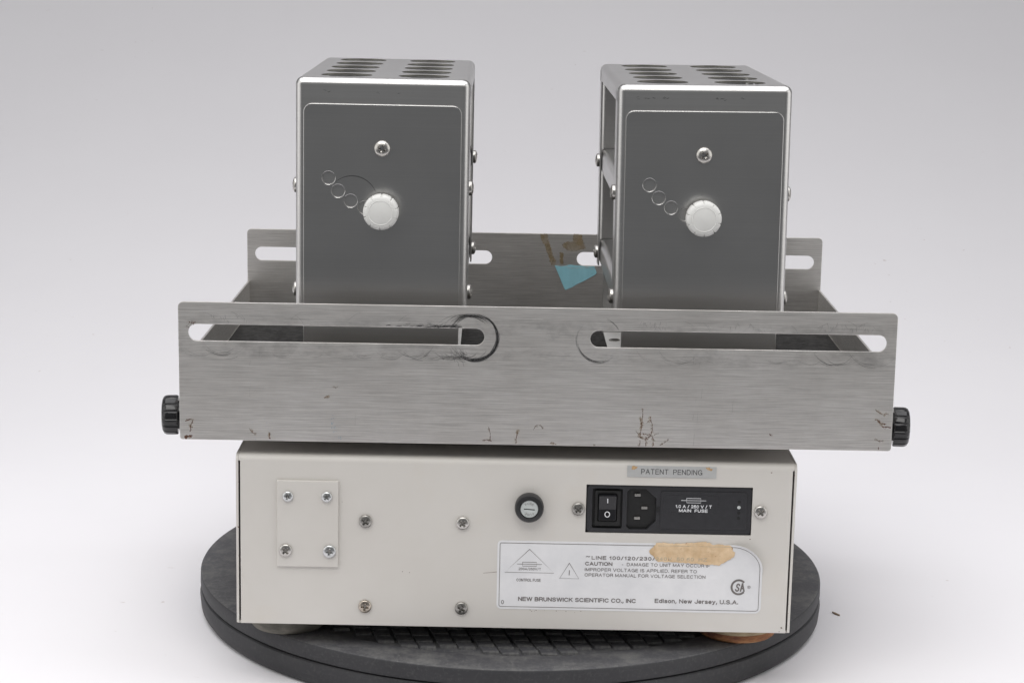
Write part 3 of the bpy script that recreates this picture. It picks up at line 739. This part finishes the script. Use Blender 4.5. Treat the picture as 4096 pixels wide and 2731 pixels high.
# strong ring at the inner end of the left slot
for k in range(80):
    a = rnd.gauss(-62, 34); L = rnd.uniform(25, 85); arc(-41 + rnd.gauss(0, .25), 79.2 + rnd.gauss(0, .25), rnd.gauss(15.0, .45), a - L / 2, a + L / 2, rnd.uniform(.12, .42))
for k in range(40):
    a = rnd.gauss(20, 22); L = rnd.uniform(25, 75); arc(-41, 79.2, rnd.gauss(15.1, .3), a - L / 2, a + L / 2, rnd.uniform(.1, .34))
for k in range(40):
    arc(-41 - abs(rnd.gauss(0, 4)), 79.2, rnd.gauss(14.6, .5), 150 - rnd.uniform(0, 30), 70 - rnd.uniform(0, 30), rnd.uniform(.08, .25))
for k in range(70):   # smear under and over the slot to the left of the ring
    xc = -41 - abs(rnd.gauss(0, 16)); a = rnd.gauss(-95, 22); L = rnd.uniform(10, 36); arc(xc, 79.3, rnd.gauss(14.2, .9), a - L / 2, a + L / 2, rnd.uniform(.08, .26))
for k in range(120):
    x = -52 - abs(rnd.gauss(0, 17)); z = 85.5 + abs(rnd.gauss(0, .9)); lay[0] += 1
    draw([(x, z), (x + 1.5, z + rnd.uniform(-.1, .5)), (x + 3, z + rnd.uniform(-.1, .9))], rnd.uniform(.1, .45))
for k in range(30):
    x = -47 - abs(rnd.gauss(0, 6)); z = 72.5 - abs(rnd.gauss(0, 4)); lay[0] += 1
    s = rnd.uniform(.6, 1.4); draw([(x, z), (x + s, z - 1.2 * s), (x + 1.4 * s, z - 3.0 * s)], rnd.uniform(.08, .22))
# ring at the inner end of the right slot
for k in range(30):
    a = rnd.gauss(-112, 24); L = rnd.uniform(25, 70); arc(40.8, 79.4, rnd.gauss(15.1, .35), a - L / 2, a + L / 2, rnd.uniform(.08, .24))
for k in range(7):
    a = rnd.gauss(178, 16); L = rnd.uniform(20, 50); arc(40.8, 79.4, rnd.gauss(15.3, .4), a - L / 2, a + L / 2, rnd.uniform(.06, .16))
for k in range(7):
    a = rnd.gauss(42, 14); L = rnd.uniform(18, 40); arc(39.5, 79.4, rnd.gauss(14.8, .5), a - L / 2, a + L / 2, rnd.uniform(.06, .2))
# single clamp arcs along both slots
for xc, w_, n in ((-221, .14, 4), (-207, .24, 7), (-203, .18, 5), (-166, .14, 3), (-150, .10, 2), (-127, .10, 3), (-112, .12, 4), (-96, .12, 4), (-80, .16, 5), (76, .10, 3), (92, .14, 5), (100, .12, 3), (118, .1, 2), (158, .12, 4), (178, .12, 2), (193, .16, 9), (199, .14, 7), (218, .16, 5), (222, .1, 3)):
    for k in range(n):
        a = rnd.gauss(-95, 14); L = rnd.uniform(25, 75); arc(xc + rnd.gauss(0, 1.2), 79.4, rnd.gauss(14.6, .8), a - L / 2, a + L / 2, w_ * rnd.uniform(.6, 1.3))
    if rnd.random() < .6:
        a = rnd.choice((40, 60, 120)); arc(xc, 79.4, rnd.gauss(14.6, .6), a - 18, a + 18, w_ * .8)
for xa, xb, n in ((-215, -190, 12), (66, 84, 16), (110, 165, 14), (180, 215, 18), (205, 226, 8)):
    for k in range(n):   # short crossing scratches above the slot
        x = rnd.uniform(xa, xb); z = rnd.uniform(85.8, 90); lay[0] += 1; dx = rnd.uniform(-2, 2)
        draw([(x, z), (x + dx * .5, z + 1.2), (x + dx, z + rnd.uniform(1.8, 3.4))], rnd.uniform(.06, .18))
for k in range(12):      # faint runs down the face
    x = rnd.choice((-182, -186, -189, 105, 108, 120, 129, rnd.uniform(-220, 220))) + rnd.gauss(0, 1); z = rnd.uniform(14, 70); lay[0] += 1
    draw([(x, z), (x - .3, z - 2), (x - .5, z - rnd.uniform(3, 9))], rnd.uniform(.05, .14))
tag(bm_obj('scuff_marks', bm, 'scuff', fp), kind='stuff')
# rust and dried stains on the front plate
bm = bmesh.new(); lay2 = [0]; halo = bmesh.new()
def crawl(x, z, ang, steps, wd, spread=.6, branch=.12):
    pts = [(x, z)]; wds = [wd * .5]; lay2[0] += 1
    for k in range(steps):
        ang += rnd.gauss(0, spread * .5); x += .62 * math.cos(ang); z += .62 * math.sin(ang)
        if z < ZB + .5 or abs(x) > TH - .6: break
        pts.append((x, z)); wds.append(wd * rnd.uniform(.3, 1.35))
        if rnd.random() < .35 and abs(x) < TH - 2 and z > ZB + 1.6: blot(halo, x + rnd.gauss(0, .4), z + rnd.gauss(0, .3), rnd.uniform(.4, 1.2), yfp - .0002 * rnd.random(), 9)
        if rnd.random() < branch: blot(bm, x + rnd.gauss(0, .4), z + rnd.gauss(0, .4), wd * rnd.uniform(.4, 1.1), yfp - .001 * (lay2[0] % 60), 7)
    if len(pts) > 2: ribbon(bm, pts, wds, yfp - .001 * (lay2[0] % 60))
crawl(-231.6, 9.0, .8, 9, 1.1, .3, .5); crawl(-228, 13, 1.0, 13, .6, .3, .3); crawl(-231, 20, .45, 7, .5, .4, .3); crawl(-230.5, 10, .2, 6, .7, .3, .5)
crawl(-175.4, 13.2, -1.5, 6, .4); blot(bm, -175.3, 9.6, .7, yfp - .02)
crawl(-188.6, 16, -1.55, 10, .3)
def zp(px, py): return 72.7 + (1900 + px / 2.767 - 2586) / 6.13, 31.8 - (1600 + py / 2.767 - 1646) / 5.86
def trace(pts, wd):
    lay2[0] += 1; q = [zp(*p_) for p_ in pts]; out = []
    for a, b in zip(q, q[1:]):
        n = max(1, int(math.hypot(b[0] - a[0], b[1] - a[1]) / .45))
        out += [(a[0] + (b[0] - a[0]) * k / n + rnd.gauss(0, .11), a[1] + (b[1] - a[1]) * k / n + rnd.gauss(0, .11)) for k in range(n)]
    out.append(q[-1]); out = [p_ for p_ in out if p_[1] > ZB + .35]
    if len(out) < 2: return
    ribbon(bm, out, [wd * rnd.uniform(.25, 1.3) for _ in out], yfp - .001 * (lay2[0] % 60))
    for p_ in out:
        if rnd.random() < .3: blot(halo, p_[0] + rnd.gauss(0, .4), p_[1] + rnd.gauss(0, .4), rnd.uniform(.4, 1.1), yfp - .0002 * rnd.random(), 9)
        if rnd.random() < .22: blot(bm, p_[0] + rnd.gauss(0, .3), p_[1] + rnd.gauss(0, .3), wd * rnd.uniform(.3, .8), yfp - .001 * (lay2[0] % 60) - .0004, 7)
for wd, pl in ((.42, ((1855, 100), (1858, 170), (1850, 230), (1848, 300), (1838, 350), (1832, 395), (1850, 420), (1890, 430))), (.36, ((1830, 200), (1840, 245), (1845, 300))), (.24, ((1785, 335), (1815, 385), (1840, 415))),
        (.40, ((1943, 180), (1950, 230), (1965, 265), (1970, 320), (1955, 370), (1940, 410), (1910, 435))), (.32, ((1943, 215), (1900, 255))), (.3, ((1990, 380), (2040, 365))), (.36, ((1960, 385), (1985, 430), (1985, 490), (1970, 515))),
        (.34, ((1835, 440), (1832, 500))), (.42, ((1900, 400), (1900, 470), (1898, 520))), (.34, ((2060, 492), (2105, 465), (2150, 435))), (.5, ((1865, 378), (1890, 374), (1920, 385), (1945, 372))), (.4, ((1860, 425), (1905, 420), (1950, 395))),
        (.42, ((140, 325), (150, 370), (160, 420), (158, 470))), (.5, ((80, 470), (130, 465), (175, 480))), (.45, ((460, 360), (455, 410), (450, 450), (450, 495))), (.34, ((640, 355), (660, 310), (690, 292), (720, 298), (745, 330))), (.3, ((830, 488), (870, 492), (900, 505))), (.25, ((1310, 495), (1335, 508)))):
    trace(pl, wd)
crawl(223, 36, -1.45, 15, .34, .3); crawl(224.6, 28.6, -1.0, 10, .62, .5, .35); crawl(227.6, 24.3, -.3, 10, .55, .6, .35); crawl(222.8, 28.5, .2, 5, .4); crawl(226, 26, -.4, 9, .25)
crawl(224.6, 16, -1.5, 8, .35); crawl(226.2, 10.5, -1.3, 4, .5)
crawl(153.8, 18.2, -.8, 4, .4); blot(bm, 154.6, 17.2, .4, yfp - .02)
crawl(-139.5, 37.4, 0, 5, .4); crawl(-134, 45, -.6, 7, .12)
tag(bm_obj('rust_stains', bm, 'rust', fp), kind='stuff')
tag(bm_obj('rust_bloom', halo, 'residue', fp), kind='stuff')
bm = bmesh.new()
for k in range(16): blot(bm, -225.6 + rnd.gauss(0, 1.2), 85.9 + rnd.gauss(0.3, .45), rnd.uniform(.15, .5), yfp - .002 * k, 7)
for k in range(8): blot(bm, -228.4 + rnd.gauss(0, .4), 83.5 + rnd.gauss(0, 1.6), rnd.uniform(.12, .35), yfp - .002 * k, 7)
tag(bm_obj('rust_stains', bm, 'rust', fp), kind='stuff')
bm = bmesh.new()
for x, z, s, n in ((-134, 22, 2.5, 14), (-133, 17, 2, 9), (-128.8, 10.4, .9, 6), (-186, 16, 4, 4), (-178, 20, 2, 3)):
    for k in range(n): blot(bm, x + rnd.gauss(0, s * .5), z + rnd.gauss(0, s), rnd.uniform(.08, .3), yfp - .002 * k, 6)
tag(bm_obj('ink_traces', bm, 'blue_mark', fp), kind='stuff')

# ================================================================== tube racks
RD, RW, RT = 111.1, 57.2, 213.6
rb_, zbot = 4.7, 62.0
side_screw = screw_mesh(5.0, 3.3); side_screw.materials.append(M['screw'])
face_screw = screw_mesh(5.2, 3.8, 0.5, 0.14)
rivet = screw_mesh(4.2, 1.2, 0.0, 0.0, 40, 8); rivet.materials.append(M['screw_dull']); face_screw.materials.append(M['screw'])
wk = knob_mesh(11.7, 9.5, 10, 0.085, 300, 0.95); wk.materials.append(M['white_plastic'])
T_ = 1.1
holes = [(sx * 25.8, y) for sx in (-1, 1) for y in (-82, -40.5, 1.0, 43.0, 85)]
def quarter(c, r, a0, a1, n=10):
    return [(c[0] + r * math.cos(R(a0 + (a1 - a0) * k / n)), c[1] + r * math.sin(R(a0 + (a1 - a0) * k / n))) for k in range(n + 1)]
def top_mesh():
    flat = fill([rrect(-RW + rb_, -RD + rb_, RW - rb_, RD - rb_, 0)] + [circle(x, y, 17.1, 48) for x, y in holes], RT - T_, RT, 'z')
    for m_ in ('steel', 'cut_edge'): flat.materials.append(M[m_])
    for pg in flat.polygons:
        if abs(pg.normal.z) < .5: pg.material_index = 1
    parts = [flat]
    for s in (-1, 1):      # side folds with 11 mm flange: outline in (x,z), run along y
        c = (RW - rb_, RT - rb_)
        pr = quarter(c, rb_, 90, 0) + [(RW, 202.0), (RW - T_, 202.0)] + quarter(c, rb_ - T_, 0, 90)
        pr = [(s * x, z) for x, z in pr]
        parts.append(fill([pr], -RD + rb_ + .3, RD - rb_ - .3, 'y'))
    for sx in (-1, 1):      # small pressed corners where the folds meet
        for sy in (-1, 1):
            cm = lathe([(0.01, rb_ * .93)] + [(rb_ * .93 * math.sin(R(a)), rb_ * .93 * math.cos(R(a))) for a in (15, 30, 45, 60, 75, 90)] + [(rb_ * .93, -1.0)], 28, cap=False, off=(sx * (RW - rb_), sy * (RD - rb_), RT - rb_))
            parts.append(cm)
    return join(*parts)
def end_mesh(s):
    """end panel at y = s*RD: sheet folded over at the top and rolled back along both uprights"""
    c = (RD - rb_, RT - rb_)
    pr = quarter(c, rb_, 90, 0) + [(RD, zbot), (RD - T_, zbot)] + quarter(c, rb_ - T_, 0, 90)
    pr = [(s * y, z) for y, z in pr]
    a = fill([pr], -RW + rb_ + .05, RW - rb_ - .05, 'x')
    out = [a]
    for t in (-1, 1):
        c2 = (RW - rb_, RD - rb_)
        p2 = quarter(c2, rb_, 90, 0) + [(RW, RD - 22), (RW - T_, RD - 22)] + quarter(c2, rb_ - T_, 0, 90)
        p2 = [(t * x, s * y) for x, y in p2]
        out.append(fill([p2], zbot, RT - rb_ + .6, 'z'))
    return join(*out)
def shelf_mesh(z):
    flat = fill([rrect(-RW + 6.2, -RD + 3, RW - 6.2, RD - 3, 0)] + [circle(x, y, 17.1, 36) for x, y in holes], z - 1.2, z, 'z')
    out = [flat]
    for s in (-1, 1):
        c = (RW - 1.7 - 4.5, z - 4.5)
        pr = quarter(c, 4.5, 90, 0, 8) + [(RW - 1.7, z - 15), (RW - 2.9, z - 15)] + quarter(c, 3.3, 0, 90, 8)
        out.append(fill([[(s * x, zz) for x, zz in pr]], -RD + 2.2, RD - 2.2, 'y'))
    return join(*out)
def bracket_plate(s):
    lo = [rrect(-51.8, 4.4, 51.8, 196.8, 0, 8, (0, 0, 5.8, 5.8))]
    ang = [-60.9 - 90 + 90, ]
    hl = [circle(x, z, 4.35, 32) for x, z in ((-35.2, 148.2), (-28.9, 139.7), (-20.6, 133.3), (-11.3, 129.0))]
    if s < 0: lo += hl
    return fill(lo, s * (RD + 0.15), s * (RD + 1.85), bevel=0.35)
def make_rack(loc, rot, label, scratch, knob_rot):
    rk = tag(empty('tube_rack', loc, rot), label, 'tube rack', 'steel tube racks standing in the tray')
    obj('top_panel', top_mesh(), 'steel', rk)
    for s in (-1, 1): obj('end_panel', end_mesh(s), 'steel', rk)
    for z in (149.0, 79.5): obj('shelf', shelf_mesh(z), 'steel', rk)
    for s in (-1, 1):
        bp_ = obj('bracket_plate', bracket_plate(s), 'steel_v', rk)
    obj('bracket_base', boxm(-50.6, 50.6, -RD + 0.1, RD - 0.1, 4.4, 5.8), 'base_reflection', rk)
    for x, y in ((-44, 78), (44, 78), (-44, -78), (44, -78)):
        place('base_rivet', rivet, rk, x, y, 5.8, (-math.pi / 2, 0, 0), 'screw_dull')
    for sx in (-1, 1):
        for sy in (-1, 1):
            for z in (141.5, 71.5):
                place('side_screw', side_screw, rk, sx * (RW - .1), sy * 98, z, (0, rnd.uniform(0, 1.5), sx * math.pi / 2), 'screw')
    place('pivot_screw', face_screw, rk, 0, -RD - 1.7, 168.2, (0, knob_rot, 0), 'screw')
    place('pivot_screw', face_screw, rk, 0, RD + 1.7, 168.2, (0, knob_rot, math.pi), 'screw')
    kn = place('plunger_knob', wk, rk, 0, -RD - 7.2, 127.6, (math.pi / 2, knob_rot, 0))
    obj('plunger_stem', lathe([(5.0, 0.1), (5.0, 5.0)], 24, '-y', off=(0, -RD - 1.9, 127.6)), 'screw_dull', rk)
    pf = []
    obj('knob_face', lathe([(8.2, 0), (8.0, .35), (7.55, .05), (7.2, .2), (0, .2)], 56, '-y', off=(0, -RD - 7.2 - 9.35, 127.6)), 'white_plastic', rk)
    if scratch:
        b = bmesh.new()
        ribbon(b, [(-19.5 + 16.6 * math.cos(R(a)), 133.2 + 16.6 * math.sin(R(a))) for a in range(133, 18, -5)], [.15 + .55 * math.sin(math.pi * k / 22.5) for k in range(23)], -RD - 1.90)
        bm_obj('scratch', b, 'scuff', rk)
    b = bmesh.new()
    for k in range(16 if not scratch else 4):      # smudges under the top fold
        x = rnd.choice((rnd.uniform(-46, -24), rnd.uniform(5, 26))) if not scratch else rnd.uniform(-50, 40); z = rnd.gauss(205.0, .5)
        ribbon(b, [(x, z), (x + 1, z + rnd.uniform(-.5, .5)), (x + 2.2, z + rnd.uniform(-.8, .6))], [.1, rnd.uniform(.2, .6), .1], -RD - .03 - .002 * k)
    tag(bm_obj('grime_marks', b, 'scuff', rk), kind='stuff')
    return rk
make_rack((-0.09290637, 0.14071187, 0.15), (0, 0.00046, 0.0032), 'steel tube rack with a curved scratch beside its white knob, left of two', True, 0.35)
make_rack((0.11923681, 0.13960384, 0.15), (0, -0.00896, 0.00806), 'steel test tube rack next to the blue tape, with its open side showing', False, 0.9)

# ================================================================== small debris on the paper
bm = bmesh.new()
p = [(245.9, 178.6), (247.6, 175.4), (250.1, 171.6)]
me = fill([[(245.6, 178.9), (246.4, 179.0), (250.6, 171.8), (249.8, 171.2), (247.2, 174.6)]], FLOOR + .2, FLOOR + 1.1, 'z')
bm.free()
tag(obj('splinter', me, 'straw', None), 'tiny brown splinter lying on the white paper right of the turntable', 'debris')
